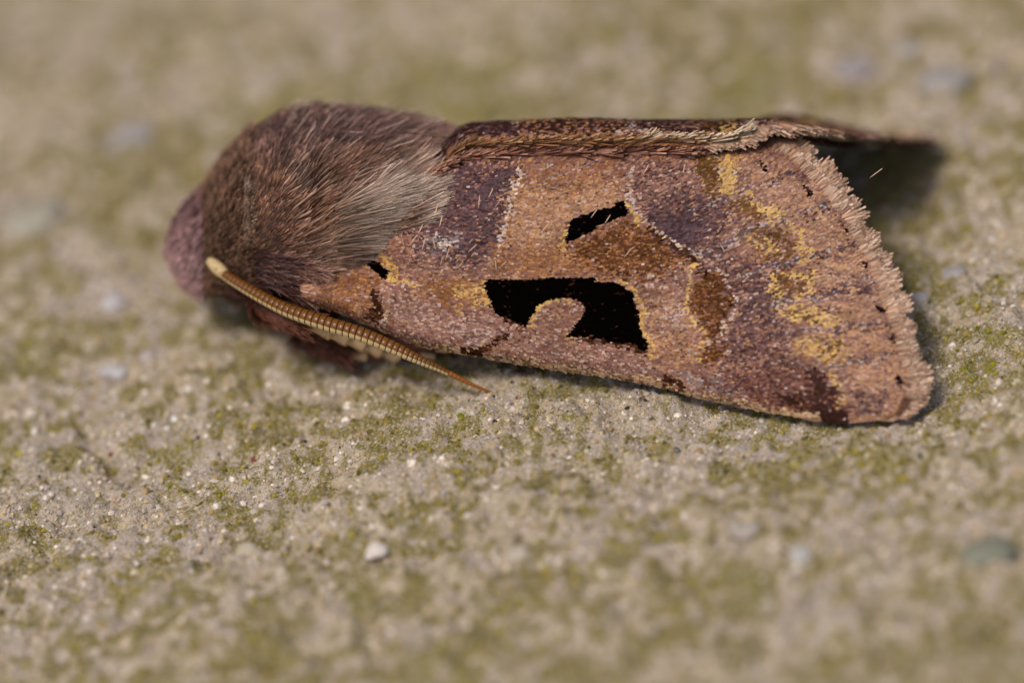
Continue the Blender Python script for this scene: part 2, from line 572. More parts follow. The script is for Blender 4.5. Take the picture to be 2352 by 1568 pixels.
PAL = {k: lin(v) for k, v in dict(
    pink=(160, 116, 102), mauve=(122, 86, 84), tan=(190, 144, 100), pale=(204, 174, 158), dark=(70, 44, 42), ochre=(160, 106, 60),
    brown=(100, 60, 32), yellow=(214, 172, 92), slate=(94, 76, 84), lilac=(196, 178, 176), black=(5, 3, 2), rust=(132, 82, 58),
    umber=(60, 36, 24), cream=(222, 188, 148), olive=(108, 80, 36), grey=(138, 122, 118)).items()}
PAL = {k: v * (np.array([.90, .86, .82]) if k not in ('yellow', 'cream') else .94) for k, v in PAL.items()}
BASE = [('pink', .34), ('mauve', .22), ('rust', .15), ('tan', .14), ('pale', .09), ('dark', .06)]
MIXES = dict(
    base=BASE,
    black=[('black', .97), ('umber', .03)],
    yellow=[('yellow', .66), ('tan', .22), ('ochre', .12)],
    palerim=[('lilac', .45), ('cream', .35), ('pale', .2)],
    tan=[('tan', .5), ('pink', .22), ('ochre', .18), ('pale', .1)],
    ochre=[('ochre', .55), ('tan', .2), ('rust', .25)],
    brown=[('brown', .55), ('ochre', .25), ('umber', .2)],
    darkbrown=[('umber', .6), ('brown', .3), ('black', .1)],
    purple=[('mauve', .36), ('slate', .34), ('dark', .30)],
    slate=[('slate', .55), ('dark', .35), ('mauve', .1)],
    terminal=[('tan', .5), ('pink', .3), ('pale', .06), ('mauve', .14)],
    pinkpale=[('pink', .45), ('pale', .3), ('mauve', .2), ('lilac', .05)],
    costal=[('cream', .6), ('tan', .22), ('dark', .18)],
    apex=[('rust', .3), ('dark', .36), ('mauve', .34)],
    apexdark=[('umber', .5), ('dark', .5)],
    vein=[('lilac', .34), ('dark', .26), ('slate', .4)],
    olive=[('olive', .6), ('brown', .3), ('ochre', .1)],
    lilac=[('lilac', .75), ('pale', .25)],
    dot=[('black', .6), ('dark', .4)],
    greyp=[('grey', .5), ('lilac', .2), ('mauve', .3)],
)

BLACK1 = z(4, [(290, 325), (420, 330), (640, 325), (800, 315), (960, 312), (1130, 318), (1160, 345), (1300, 352), (1380, 395),
               (1430, 430), (1445, 480), (1465, 530), (1480, 600), (1485, 680), (1505, 750), (1540, 790), (1558, 830), (1548, 892), (1450, 862),
               (1380, 838), (1250, 815), (1150, 792), (1050, 780), (930, 772), (962, 720), (1000, 665), (1022, 632), (1055, 600), (1055, 540),
               (1022, 520), (1015, 492), (960, 478), (870, 468), (780, 490), (720, 520), (690, 550), (660, 590), (632, 640),
               (600, 692), (540, 682), (450, 640), (400, 620), (350, 590), (330, 540), (320, 500), (290, 440), (275, 400)])
BLACK2 = z(3, [(1525, 870), (1560, 832), (1640, 805), (1740, 772), (1820, 750), (1870, 745), (1890, 712), (1940, 700), (1970, 740),
               (2000, 795), (1940, 820), (1850, 850), (1740, 905), (1640, 965), (1580, 992), (1500, 1022), (1515, 960)])
BLACK3 = z(1, [(1490, 1195), (1540, 1165), (1600, 1135), (1632, 1145), (1605, 1235), (1645, 1250), (1690, 1290), (1735, 1335),
               (1722, 1395), (1680, 1388), (1635, 1340), (1585, 1295), (1560, 1240)])
# (kind, points, width or 0, mix, strength, softness)
LAYERS = [
    ('a', [(600, 400), (2100, 330), (2100, 980), (600, 800)], 0, 'base', 1, 10),
    # broad fields
    ('a', [(1000, 380), (1190, 380), (1165, 560), (1080, 610), (960, 590), (930, 480)], 0, 'purple', .75, 25),
    ('a', [(1060, 390), (1190, 400), (1180, 470), (1060, 460)], 0, 'slate', .6, 20),
    ('a', [(1010, 470), (1150, 480), (1145, 570), (1020, 580)], 0, 'purple', .7, 22),
    ('a', [(1165, 440), (1430, 420), (1430, 470), (1300, 520), (1290, 570), (1160, 570)], 0, 'tan', .85, 18),
    ('a', [(1195, 385), (1430, 385), (1440, 430), (1180, 460)], 0, 'ochre', .5, 22),
    ('a', [(1130, 570), (1330, 555), (1470, 500), (1580, 590), (1540, 650), (1420, 640), (1130, 632)], 0, 'ochre', .75, 18),
    ('a', [(1290, 575), (1440, 515), (1500, 540), (1590, 590), (1530, 640), (1400, 630)], 0, 'brown', .85, 20),
    ('a', [(1455, 470), (1560, 440), (1690, 480), (1650, 570), (1560, 580), (1500, 520)], 0, 'purple', .8, 22),
    ('a', [(1490, 490), (1590, 485), (1625, 530), (1580, 575), (1530, 555)], 0, 'slate', .9, 14),
    ('a', [(1450, 380), (1600, 380), (1590, 480), (1460, 460)], 0, 'purple', .35, 25),
    ('a', [(1690, 350), (1900, 440), (2000, 600), (2070, 800), (2080, 920), (1960, 900), (1900, 740), (1860, 600), (1740, 440)], 0, 'terminal', .75, 22),
    ('a', [(1600, 590), (1800, 610), (1800, 850), (1660, 840), (1690, 700)], 0, 'purple', .6, 25),
    ('a', [(1430, 640), (1600, 610), (1580, 660), (1480, 680)], 0, 'pinkpale', .5, 20),
    ('a', [(730, 620), (880, 630), (890, 730), (800, 715), (720, 680)], 0, 'ochre', .6, 18),
    ('a', [(950, 640), (1115, 640), (1125, 705), (1010, 700)], 0, 'ochre', .85, 14),
    ('a', [(1040, 650), (1115, 645), (1122, 700), (1060, 700)], 0, 'yellow', .45, 14),
    ('l', [(900, 640), (955, 658)], 12, 'yellow', .6, 8),
    ('a', [(880, 660), (1010, 705), (1150, 735), (1200, 760), (1090, 790), (900, 760)], 0, 'pinkpale', .6, 18),
    ('a', [(1170, 770), (1480, 812), (1520, 870), (1180, 815)], 0, 'pinkpale', .45, 15),
    ('a', [(980, 540), (1060, 530), (1060, 570), (985, 580)], 0, 'greyp', .6, 12),
    ('l', [(1000, 566), (1030, 566)], 7, 'palerim', .7, 5),
    # antemedian pale line
    ('l', [(1188, 392), (1180, 425), (1186, 440), (1170, 462), (1163, 500), (1158, 540), (1150, 565)], 9, 'palerim', .75, 5),
    ('l', [(1173, 505), (1170, 545)], 9, 'ochre', .8, 4),
    # postmedian pale line
    ('l', [(1452, 395), (1448, 420), (1444, 455), (1452, 470), (1472, 502), (1505, 525)], 8, 'lilac', .65, 4),
    ('l', [(1505, 525), (1545, 556), (1605, 590), (1640, 615), (1680, 660), (1696, 690), (1692, 715), (1672, 740), (1664, 765), (1672, 790), (1672, 812)], 7, 'palerim', .6, 5),
    ('l', [(1486, 528), (1530, 556), (1590, 594), (1625, 640)], 14, 'darkbrown', .75, 7),
    # reniform pale field and brown patch
    ('a', [(1475, 680), (1560, 680), (1590, 740), (1600, 830), (1560, 850), (1500, 800)], 0, 'tan', .65, 14),
    ('a', [(1510, 690), (1570, 690), (1580, 750), (1520, 760)], 0, 'pinkpale', .7, 14),
    ('a', z(6, [(350, 290), (440, 170), (560, 230), (620, 280), (660, 400), (600, 520), (560, 690), (430, 700), (410, 600), (300, 480)]), 0, 'brown', .9, 7),
    ('l', z(6, [(610, 300), (640, 400), (570, 540), (540, 660)]), 12, 'darkbrown', .55, 8),
    ('a', z(6, [(410, 760), (600, 730), (600, 830), (480, 890), (400, 870)]), 0, 'brown', .85, 8),
    ('l', z(6, [(350, 80), (318, 180), (310, 300), (270, 420), (275, 480), (320, 560), (420, 640), (440, 700), (395, 770), (390, 850), (360, 870)]), 8, 'yellow', .8, 4),
    # subterminal yellow blotches with olive shade on the inner side
    ('a', z(5, [(340, 350), (540, 320), (570, 640), (480, 670), (390, 560)]), 0, 'olive', .85, 8),
    ('a', z(5, [(540, 330), (690, 320), (680, 560), (650, 640), (560, 650), (545, 470)]), 0, 'yellow', .85, 7),
    ('a', z(5, [(620, 680), (770, 660), (930, 820), (860, 870), (700, 780)]), 0, 'olive', .8, 8),
    ('l', z(5, [(770, 660), (860, 720), (900, 770), (1040, 815), (960, 850)]), 16, 'yellow', .8, 7),
    ('a', z(5, [(740, 900), (1000, 900), (1130, 1090), (1180, 1170), (900, 1150), (760, 1000)]), 0, 'olive', .6, 10),
    ('a', z(5, [(750, 960), (920, 940), (1000, 1060), (900, 1140)]), 0, 'yellow', .5, 10),
    ('l', z(5, [(1090, 890), (1180, 920), (1150, 1020), (1190, 1080), (1270, 1090), (1210, 1150)]), 18, 'yellow', .8, 7),
    ('a', z(6, [(960, 200), (1290, 150), (1260, 360), (1000, 400)]), 0, 'olive', .7, 10),
    ('l', z(6, [(980, 230), (1000, 320), (1030, 380)]), 22, 'yellow', .7, 9),
    ('l', z(6, [(1110, 180), (1290, 190), (1240, 260), (1250, 340), (1180, 360)]), 14, 'yellow', .7, 7),
    ('a', z(6, [(980, 450), (1250, 430), (1420, 510), (1510, 590), (1480, 640), (1300, 600), (1150, 570)]), 0, 'yellow', .75, 10),
    ('a', z(6, [(1130, 480), (1300, 520), (1330, 590), (1180, 560)]), 0, 'olive', .6, 8),
    ('a', z(6, [(1320, 440), (1480, 480), (1450, 530), (1360, 500)]), 0, 'brown', .6, 8),
    ('a', z(6, [(1080, 710), (1460, 650), (1560, 850), (1400, 880), (1200, 830)]), 0, 'yellow', .65, 10),
    ('a', z(6, [(1330, 720), (1500, 690), (1520, 820), (1380, 840)]), 0, 'olive', .55, 9),
    ('l', z(6, [(1390, 940), (1420, 1010), (1460, 1080), (1500, 1130), (1520, 1190)]), 14, 'yellow', .75, 7),
    # apex
    ('a', z(6, [(600, 960), (1250, 900), (1400, 1040), (1500, 1180), (1560, 1340), (1200, 1310), (800, 1190), (400, 1040)]), 0, 'apex', .85, 14),
    ('a', z(6, [(1200, 930), (1350, 930), (1370, 1030), (1460, 1100), (1500, 1180), (1610, 1360), (1380, 1360), (1380, 1200), (1280, 1060)]), 0, 'apexdark', .85, 10),
    ('a', z(6, [(1000, 1130), (1350, 1090), (1500, 1350), (1150, 1310)]), 0, 'apexdark', .7, 14),
    ('a', z(6, [(1580, 1080), (1850, 1080), (1850, 1250), (1650, 1280)]), 0, 'purple', .55, 14),
    ('a', z(6, [(230, 990), (560, 990), (760, 1150), (400, 1120)]), 0, 'greyp', .5, 12),
    ('l', [(1770, 420), (1850, 400)], 16, 'purple', .5, 10), ('l', [(1850, 505), (1935, 470)], 18, 'purple', .55, 10),
    ('l', [(1880, 590), (1975, 560)], 16, 'purple', .5, 10), ('l', [(1900, 672), (2000, 665)], 20, 'purple', .6, 10),
    ('l', [(1930, 752), (2040, 742)], 16, 'purple', .6, 10), ('l', [(1960, 830), (2050, 815)], 14, 'purple', .5, 10),
    # veins
    ('l', [(1590, 487), (1660, 458), (1730, 432), (1790, 418)], 8, 'vein', .62, 3),
    ('l', [(1640, 590), (1720, 528), (1850, 486), (1960, 450)], 9, 'vein', .62, 3),
    ('l', [(1700, 640), (1790, 608), (1930, 566)], 9, 'vein', .62, 3),
    ('l', [(1760, 700), (1880, 685), (2000, 640)], 8, 'vein', .62, 3),
    ('l', [(1780, 770), (1900, 755), (2020, 735)], 9, 'vein', .62, 3),
    ('l', [(1800, 842), (1900, 842), (1960, 836), (2040, 822)], 8, 'vein', .62, 3),
    ('l', [(1600, 590), (1660, 560), (1700, 535)], 9, 'vein', .62, 3),
    # black marks and their yellow rims
    ('r', BLACK1, 7, 'yellow', .0, 3),
    ('l', z(4, [(270, 330), (255, 400), (275, 440), (295, 500), (320, 555)]), 9, 'yellow', .9, 4),
    ('l', z(4, [(1340, 350), (1430, 410), (1462, 460), (1490, 540), (1505, 620), (1515, 700), (1550, 770), (1590, 840), (1580, 900), (1620, 930)]), 10, 'yellow', .95, 3),
    ('l', z(4, [(600, 690), (650, 690), (645, 640), (680, 580), (730, 520), (790, 490), (880, 472), (950, 472)]), 8, 'yellow', .95, 3),
    ('l', z(4, [(1010, 640), (985, 690), (950, 740), (900, 770)]), 9, 'yellow', .9, 3),
    ('l', z(3, [(1540, 900), (1500, 960), (1475, 1020), (1470, 1045)]), 8, 'yellow', .85, 4),
    ('l', z(3, [(1960, 700), (2000, 740), (2035, 800), (2055, 850)]), 11, 'yellow', .9, 3),
    ('l', z(1, [(1470, 1205), (1540, 1262), (1570, 1300)]), 13, 'yellow', .9, 4),
    ('l', z(1, [(1640, 1160), (1660, 1225), (1710, 1270), (1760, 1320), (1770, 1380)]), 15, 'yellow', .85, 5),
    ('a', BLACK1, 0, 'black', 1, 0.5),
    ('a', BLACK2, 0, 'black', 1, 0.5),
    ('a', BLACK3, 0, 'black', 1, 0.5),
    ('a', z(4, [(930, 765), (1150, 785), (1380, 830), (1548, 880), (1540, 905), (1250, 850), (1000, 800)]), 0, 'darkbrown', .6, 4),
    ('a', z(4, [(330, 560), (450, 640), (600, 690), (560, 715), (430, 665)]), 0, 'darkbrown', .5, 5),
    ('a', z(2, [(1390, 400), (1430, 420), (1462, 520), (1440, 610), (1400, 595), (1375, 540), (1410, 500), (1375, 430)]), 0, 'darkbrown', .9, 4),
    ('l', z(2, [(1480, 540), (1455, 620), (1470, 650)]), 8, 'palerim', .7, 4),
    ('l', [(1062, 800), (1100, 805), (1130, 788), (1168, 762)], 15, 'darkbrown', .85, 6),
    ('l', [(1072, 788), (1095, 780)], 14, 'pinkpale', .9, 6),
    ('l', [(1072, 786), (1090, 782)], 7, 'lilac', .7, 5),
    # costal edge
    ('l', [(960, 788), (1050, 803), (1300, 844), (1500, 876), (1700, 926), (1800, 943), (1880, 962)], 19, 'costal', .85, 5),
    ('l', [(1060, 801), (1110, 806)], 14, 'darkbrown', .9, 5),
    ('l', [(1535, 870), (1560, 888)], 17, 'darkbrown', .9, 6),
    ('l', [(1560, 868), (1600, 880)], 10, 'greyp', .6, 6),
    ('l', [(1775, 938), (1800, 945)], 8, 'cream' if 'cream' in MIXES else 'costal', .8, 4),
    ('l', [(1860, 952), (1880, 966)], 9, 'costal', .9, 3),
    ('a', [(1885, 945), (1945, 940), (1960, 975), (1890, 972)], 0, 'apexdark', .85, 6),
    ('l', [(1965, 968), (2040, 958), (2085, 915)], 16, 'tan', .8, 7),
]
DOTS = [(1754, 383), (1859, 441), (1944, 519), (1991, 616), (2026, 706), (2052, 780), (2061, 874)]
for (x, y) in DOTS:
    LAYERS.append(('l', [(x - 6, y - 6), (x + 4, y + 5)], 13, 'dot', .9, 4))


FAR_LAYERS = [('a', [(1000, 374), (1700, 374), (1780, 400), (1760, 450), (1000, 450)], 0, 'apexdark', .6, 16),
              ('a', [(1000, 340), (1700, 340), (1700, 372), (1000, 372)], 0, 'ochre', .8, 10),
              ('l', [(1420, 385), (1480, 388)], 8, 'lilac', .5, 6), ('l', [(1560, 380), (1590, 382)], 6, 'lilac', .5, 6)]


def pattern(x, y, extra=()):
    n = len(x)
    mix = np.zeros(n, int)
    names = list(MIXES)
    wx = x + 16 * (N1.fbm(x / 40 + 3, y / 40, 2) - .5) + 10 * (N2(x / 14, y / 14) - 0.5) + 5 * (N3(x / 5, y / 5) - .5)
    wy = y + 16 * (N4.fbm(x / 40, y / 40 + 8, 2) - .5) + 10 * (N3(x / 14 + 50, y / 14) - 0.5) + 5 * (N2(x / 5, y / 5) - .5)
    for kind, pts, wd, mx, st, soft in LAYERS + list(extra):
        if st == 0:
            continue
        if kind == 'a' and soft >= 7:
            soft = soft * 1.45
        pa = np.asarray(pts, float)
        mg = soft + wd + 20
        sel = np.where((wx > pa[:, 0].min() - mg) & (wx < pa[:, 0].max() + mg) & (wy > pa[:, 1].min() - mg) & (wy < pa[:, 1].max() + mg))[0]
        if len(sel) == 0:
            continue
        hard = mx == 'black'
        X_, Y_ = (x[sel], y[sel]) if hard else (wx[sel], wy[sel])
        sd = sd_poly(X_, Y_, pts) if kind == 'a' else seg_dist(X_, Y_, pts) - wd / 2
        w = smooth(0.5 - sd / (2 * soft)) * st
        hit = rng.random(len(sel)) < w
        mix[sel[hit]] = names.index(mx)
    r = rng.random(n)
    col = np.zeros((n, 3))
    # coherent tonal drift so that the mottling is not white noise
    tone = .5 * N1.fbm(x / 30, y / 18, 3) + .5 * N4.fbm((x + y * .15) / 34, y / 6, 2)
    for i, nm in enumerate(names):
        sel = np.where(mix == i)[0]
        if len(sel) == 0:
            continue
        ks = [k for k, _ in MIXES[nm]]; ps = np.array([p for _, p in MIXES[nm]]); ps = ps / ps.sum()
        pm = np.array([PAL[k] for k in ks]); mean = ps @ pm
        col[sel] = pm[rng.choice(len(ks), len(sel), p=ps)] * .70 + mean * .30
    col = col * (0.89 + 0.22 * rng.random(n) + 1.05 * (tone - 0.5))[:, None]
    spark = rng.random(n) < 0.004
    col[spark & (mix != names.index('black'))] = PAL['lilac']
    return np.clip(col, 0.0008, 0.85)


def scale_dir(x, y):
    """growth direction of the scales, radians upward from the tracing x axis"""
    right = np.radians(5 + np.clip((840 - y) / 390, -.3, 1.3) * 15)
    left = np.radians(-3 + 8 * np.clip((600 - y) / 200, -1, 1))
    t = smooth((x - 1050) / 700)
    th = left * (1 - t) + right * t
    e = wbot(x) - y
    k = np.exp(-np.maximum(e, 0) / 40) * (1 - smooth((x - 1850) / 120))
    return th * (1 - k) + np.radians(-10) * k


SCALE_T = np.array([(-.5, -.18), (-.5, .18), (-.1, -.5), (-.1, .5), (.42, -.46), (.42, .46), (.5, 0.0)])
SCALE_Q = np.array([(0, 2, 3, 1), (2, 4, 5, 3)])
SCALE_TR = np.array([(4, 6, 5)])


def build_scales(name, S, x, y, th, ln, wd, l0, l1, cols, parent, sign=1, tipcols=None, mat=None, roll=0.0, fork=0.0, clear=True, **props):
    n = len(x)
    e = 1.0
    p = S(x, y); tx = S(x + e, y) - p; ty = S(x, y + e) - p
    nr = unit(np.cross(tx, ty)) * -sign
    a = np.cos(th)[:, None] * tx - np.sin(th)[:, None] * ty          # per tracing unit along the scale
    b = np.sin(th)[:, None] * tx + np.cos(th)[:, None] * ty
    rl = rng.normal(0, 1, n) * roll
    T = SCALE_T
    V = np.zeros((n, 7, 3))
    for i, (u, v) in enumerate(T):
        if i == 6:
            u = u - fork
        lift = l0 + (l1 - l0) * (u + .5)
        wv = v * wd
        V[:, i] = p + a * (u * ln)[:, None] + b * wv[:, None] + nr * (lift + np.sin(rl) * wv * PX)[:, None]
    if clear:
        V = lift_clear(V, 0.012)
    k = (np.arange(n) * 7)[:, None, None]
    Q = (SCALE_Q[None] + k).reshape(-1, 4); TR = (SCALE_TR[None] + k).reshape(-1, 3)
    C = np.repeat(cols[:, None, :], 7, 1)
    if tipcols is not None:
        f = np.array([0, 0, .4, .4, .9, .9, 1.0])[None, :, None]
        C = cols[:, None] * (1 - f) + tipcols[:, None] * f
    me = mesh_from(name, V, tris=TR, quads=Q, cols=C, mats=[mat or m_scale], smooth_shade=False)
    return obj(name, me, parent, kind='stuff', **props)


def membrane(S, x0, name, top, nxs=120, nys=40):
    xs = np.linspace(x0, 2089, nxs)
    f = np.linspace(0, 1, nys)
    Xm = np.repeat(xs[:, None], nys, 1)
    Ym = top(xs)[:, None] * (1 - f) + wbot(xs)[:, None] * f
    V = S(Xm, Ym)
    ii = np.arange(nxs * nys).reshape(nxs, nys)
    q = np.stack([ii[:-1, :-1], ii[1:, :-1], ii[1:, 1:], ii[:-1, 1:]], -1).reshape(-1, 4)
    me = mesh_from(name, V, quads=q, mats=[m_membrane])
    o = obj(name, me, moth)
    sm = o.modifiers.new('thickness', 'SOLIDIFY'); sm.thickness = 0.004; sm.offset = 0
    return o


def scale_points(sx, sy, x0, top):
    xs = np.arange(x0, 2092, sx)
    ys = np.arange(320, 980, sy)
    Xs, Ys = np.meshgrid(xs, ys)
    Xs = Xs + (np.arange(len(ys)) % 2)[:, None] * sx / 2
    Xs = (Xs + rng.normal(0, sx * .22, Xs.shape)).ravel(); Ys = (Ys + rng.normal(0, sy * .22, Ys.shape)).ravel()
    k = (Ys > top(Xs) - 2) & (Ys < wbot(Xs) + 1) & (Xs < 2090)
    return Xs[k], Ys[k]


def scaled_wing(S, name, label, sx, sy, x0, sign, top):
    o = membrane(S, x0, name, top)
    o['label'] = label
    x, y = scale_points(sx, sy, x0 + 10, top)
    # outer scales are overlapped by inner ones as on a roof
    th = scale_dir(x, y) + rng.normal(0, .10, len(x))
    ln = rng.uniform(14, 21, len(x)); wd = rng.uniform(3.9, 5.6, len(x)) * sy / 3.1
    cx = x + np.cos(th) * ln * .3; cy = y - np.sin(th) * ln * .3
    cols = pattern(cx, cy, FAR_LAYERS if sign < 0 else ())
    build_scales('wing_scales', S, x, y, th, ln, wd, rng.uniform(0.0026, .0034, len(x)), rng.uniform(.0046, .0070, len(x)), cols, o, sign, roll=.09)
    return o


fw = scaled_wing(S_near, 'forewing', 'left forewing with black marks edged in yellow', 5.6, 3.1, 690, 1, wtop)
fw2 = scaled_wing(S_far, 'forewing', 'right forewing folded over the back', 6.6, 3.8, 960, -1, wtop_far)


# ---- fringes
def fringe(S, parent, pts, th_at, per, ln_rng, c0, c1, inset, name='wing_fringe', wdr=(3.5, 6), sign=1, lift=(.003, .008), clump=18):
    pts = np.asarray(pts, float)
    seg = np.hypot(*np.diff(pts, axis=0).T); cum = np.concatenate([[0], np.cumsum(seg)])
    n = int(cum[-1] * per)
    s = rng.uniform(0, cum[-1], n)
    x = np.interp(s, cum, pts[:, 0]); y = np.interp(s, cum, pts[:, 1])
    cl = N2(s / clump, s * 0 + 3.3)
    th = np.interp(s / cum[-1], *np.asarray(th_at).T) + rng.normal(0, .10, n) + (N3(s / clump, s * 0 + 1.7) - .5) * .5
    ln = rng.uniform(*ln_rng, n) * (0.70 + .55 * cl)
    k = rng.uniform(0, inset, n)
    x = x - np.cos(th) * k + np.cos(th) * ln * .5; y = y + np.sin(th) * k - np.sin(th) * ln * .5
    wd = rng.uniform(*wdr, n)
    br = (0.62 + .6 * rng.random(n) + .25 * (cl - .5))[:, None]
    a = np.asarray(c0)[rng.integers(0, len(c0), n)] * br; b = np.asarray(c1)[rng.integers(0, len(c1), n)] * br
    # fringe lies in the plane of its root
    return build_scales(name, S, x, y, th, ln, wd, np.full(n, lift[0]), rng.uniform(lift[1] * .3, lift[1] * 1.6, n), a, parent, sign, tipcols=b, roll=.3, fork=.12)


TERMEN = [(1722, 330), (1760, 334), (1830, 378), (1880, 432), (1930, 494), (1970, 562), (2010, 644), (2040, 722), (2065, 802), (2083, 868), (2086, 905), (2068, 942), (2030, 964)]
TH_T = [(0, .50), (.25, .55), (.45, .45), (.65, .25), (.82, .02), (.93, -.12), (1, -.5)]
F0 = [lin((186, 138, 104)), lin((160, 110, 84)), lin((196, 150, 112)), lin((130, 92, 74))]
F1 = [lin((214, 186, 160)), lin((186, 148, 118)), lin((200, 164, 140)), lin((150, 116, 96))]
fringe(S_near, fw, TERMEN, TH_T, 2.6, (40, 66), F0, F1, 14)
fringe(S_near, fw, TERMEN, TH_T, 2.2, (26, 40), F0, F1, 12)
TERMEN_F = [(1610, 354), (1660, 368), (1740, 404), (1800, 422), (1860, 436), (1890, 446)] + TERMEN[4:]
fringe(S_far, fw2, TERMEN_F, TH_T, 2.2, (40, 66), F0, F1, 14, sign=-1)
# hairs along the trailing edges
H0 = [lin((150, 96, 76)), lin((128, 78, 62)), lin((176, 122, 98))]
H1 = [lin((206, 160, 136)), lin((176, 124, 104)), lin((150, 104, 84))]
fringe(S_near, fw, [(960, 420), (1000, 395), (1050, 372), (1150, 362), (1300, 360), (1450, 358), (1560, 357), (1640, 352)],
       [(0, .35), (.2, .2), (.5, .10), (1, .12)], 3.0, (40, 74), H0, H1, 10, 'trailing_fringe', (2.2, 4), lift=(.008, .022), clump=26)
fringe(S_far, fw2, [(1040, 352), (1200, 352), (1500, 352), (1660, 366)], [(0, -.02), (.4, -.06), (.75, -.16), (1, -.3)], 2.0, (46, 80),
       [lin((140, 92, 58)), lin((112, 70, 46)), lin((160, 110, 74))], [lin((190, 146, 100)), lin((150, 104, 70)), lin((128, 84, 56))], 30,
       'trailing_fringe', (2.2, 4), lift=(.006, .02), sign=-1)
fringe(S_far, fw2, [(1450, 354), (1540, 356), (1640, 362), (1690, 384)], [(0, -.12), (1, -.3)], 1.8, (40, 66),
       [lin((170, 130, 90))], [lin((232, 214, 184)), lin((210, 182, 146))], 10, 'trailing_fringe', (2.2, 3.6), lift=(.008, .022), sign=-1)

# hindwings tucked under the forewings
m_hind = material('hindwing_membrane', rough=0.6, attr=False, color=tuple(lin((112, 84, 66))), noise=(50, 0.25))


def hindwing(S, off, sign, dy=0):
    tops = np.array([(1020, 420), (1400, 400), (1700, 372), (1780, 380), (1850, 440), (1890, 520), (1920, 640), (1900, 760)], float)
    bots = np.array([(1020, 560), (1400, 740), (1700, 840), (1800, 840), (1900, 770)], float)
    xs = np.linspace(1020, 1900, 60); f = np.linspace(0, 1, 24)
    Xm = np.repeat(xs[:, None], 24, 1)
    Ym = np.interp(xs, tops[:, 0], tops[:, 1])[:, None] * (1 - f) + np.interp(xs, bots[:, 0], bots[:, 1])[:, None] * f
    Ym = Ym + dy * (1 - f)[None]
    Sh = lambda x, y: off(S(x, y))
    ii = np.arange(60 * 24).reshape(60, 24)
    q = np.stack([ii[:-1, :-1], ii[1:, :-1], ii[1:, 1:], ii[:-1, 1:]], -1).reshape(-1, 4)
    o = obj('hindwing', mesh_from('hindwing', Sh(Xm, Ym), quads=q, mats=[m_hind]), moth)
    sm = o.modifiers.new('thickness', 'SOLIDIFY'); sm.thickness = 0.003; sm.offset = 0
    fringe(Sh, o, [(1760, 376 + dy), (1800, 390 + dy), (1850, 440 + dy), (1888, 520 + dy * .7), (1915, 640 + dy * .4), (1905, 740)], [(0, .4), (.5, .3), (1, .0)], 2.0, (40, 62),
           [lin((120, 86, 64)), lin((96, 66, 50))], [lin((156, 120, 92)), lin((128, 94, 70))], 12, sign=sign)
    return o


hindwing(S_near, lambda p: p + FWD * .045 - UPV * .006, 1)
hindwing(S_far, lambda p: p - UPV * .035 + FWD * .012, -1, 58)

# loose scales lying on the wing
lx = np.concatenate([rng.uniform(930, 1260, 24), rng.uniform(1260, 1600, 7), rng.uniform(1100, 1500, 3), [1395, 1378, 1660, 1196, 2012]])
ly = np.concatenate([rng.uniform(440, 620, 24), rng.uniform(390, 500, 7), rng.uniform(570, 625, 3), [505, 520, 572, 338, 405]])
lt = np.concatenate([rng.normal(1.0, .45, 34), [1.0, .2, -1.1, 1.35, .55]])
ll = np.concatenate([rng.uniform(12, 28, 34), [22, 20, 24, 24, 34]])
nn = len(lx)
build_scales('loose_scales', S_near, lx, ly, lt, ll, rng.uniform(1.4, 2.6, nn), rng.uniform(.007, .011, nn), rng.uniform(.014, .03, nn),
             np.tile(lin((206, 170, 140)), (nn, 1)) * (0.8 + .4 * rng.random((nn, 1))), fw, 1, roll=.5)

# ---------------------------------------------------------------- body
ST = np.array([(392, 560, 6, .30, .01), (404, 560, 44, .30, .05), (430, 562, 88, .30, .085), (470, 556, 122, .295, .11), (515, 525, 160, .28, .15), (570, 492, 188, .265, .19),
               (640, 472, 214, .255, .215), (720, 466, 226, .25, .225), (820, 470, 216, .25, .215), (920, 476, 200, .25, .20), (1010, 480, 180, .25, .175),
               (1100, 530, 145, .25, .14), (1300, 570, 125, .25, .125), (1500, 610, 105, .25, .105), (1700, 645, 70, .25, .07), (1770, 660, 20, .25, .02)], float)


def body_pt(x, phi, out=0.0):
    yc, ry, dc, rd = (np.interp(x, ST[:, 0], ST[:, i]) for i in (1, 2, 3, 4))
    return P(x, yc - (ry + out / PX) * np.sin(phi), dc - (rd + out) * np.cos(phi))


bx = np.concatenate([np.linspace(392, 480, 12), np.linspace(495, 1770, 70)])
ph = np.linspace(0, 2 * math.pi, 37)[:-1]
BX, PH = np.meshgrid(bx, ph, indexing='ij')
V = body_pt(BX, PH)
nr_, nc_ = BX.shape
ii = np.arange(nr_ * nc_).reshape(nr_, nc_)
q = np.stack([ii[:-1], ii[1:], np.roll(ii, -1, 1)[1:], np.roll(ii, -1, 1)[:-1]], -1).reshape(-1, 4)
V = V.reshape(-1, 3)
c0 = len(V); V = np.vstack([V, V[:nc_].mean(0), V[nc_ * (nr_ - 1):nc_ * nr_].mean(0)])
tr = [(c0, ii[0, j], ii[0, (j + 1) % nc_]) for j in range(nc_)] + [(c0 + 1, ii[-1, (j + 1) % nc_], ii[-1, j]) for j in range(nc_)]
body = obj('body', mesh_from('body', V, tris=tr, quads=q, mats=[m_skin]), moth)


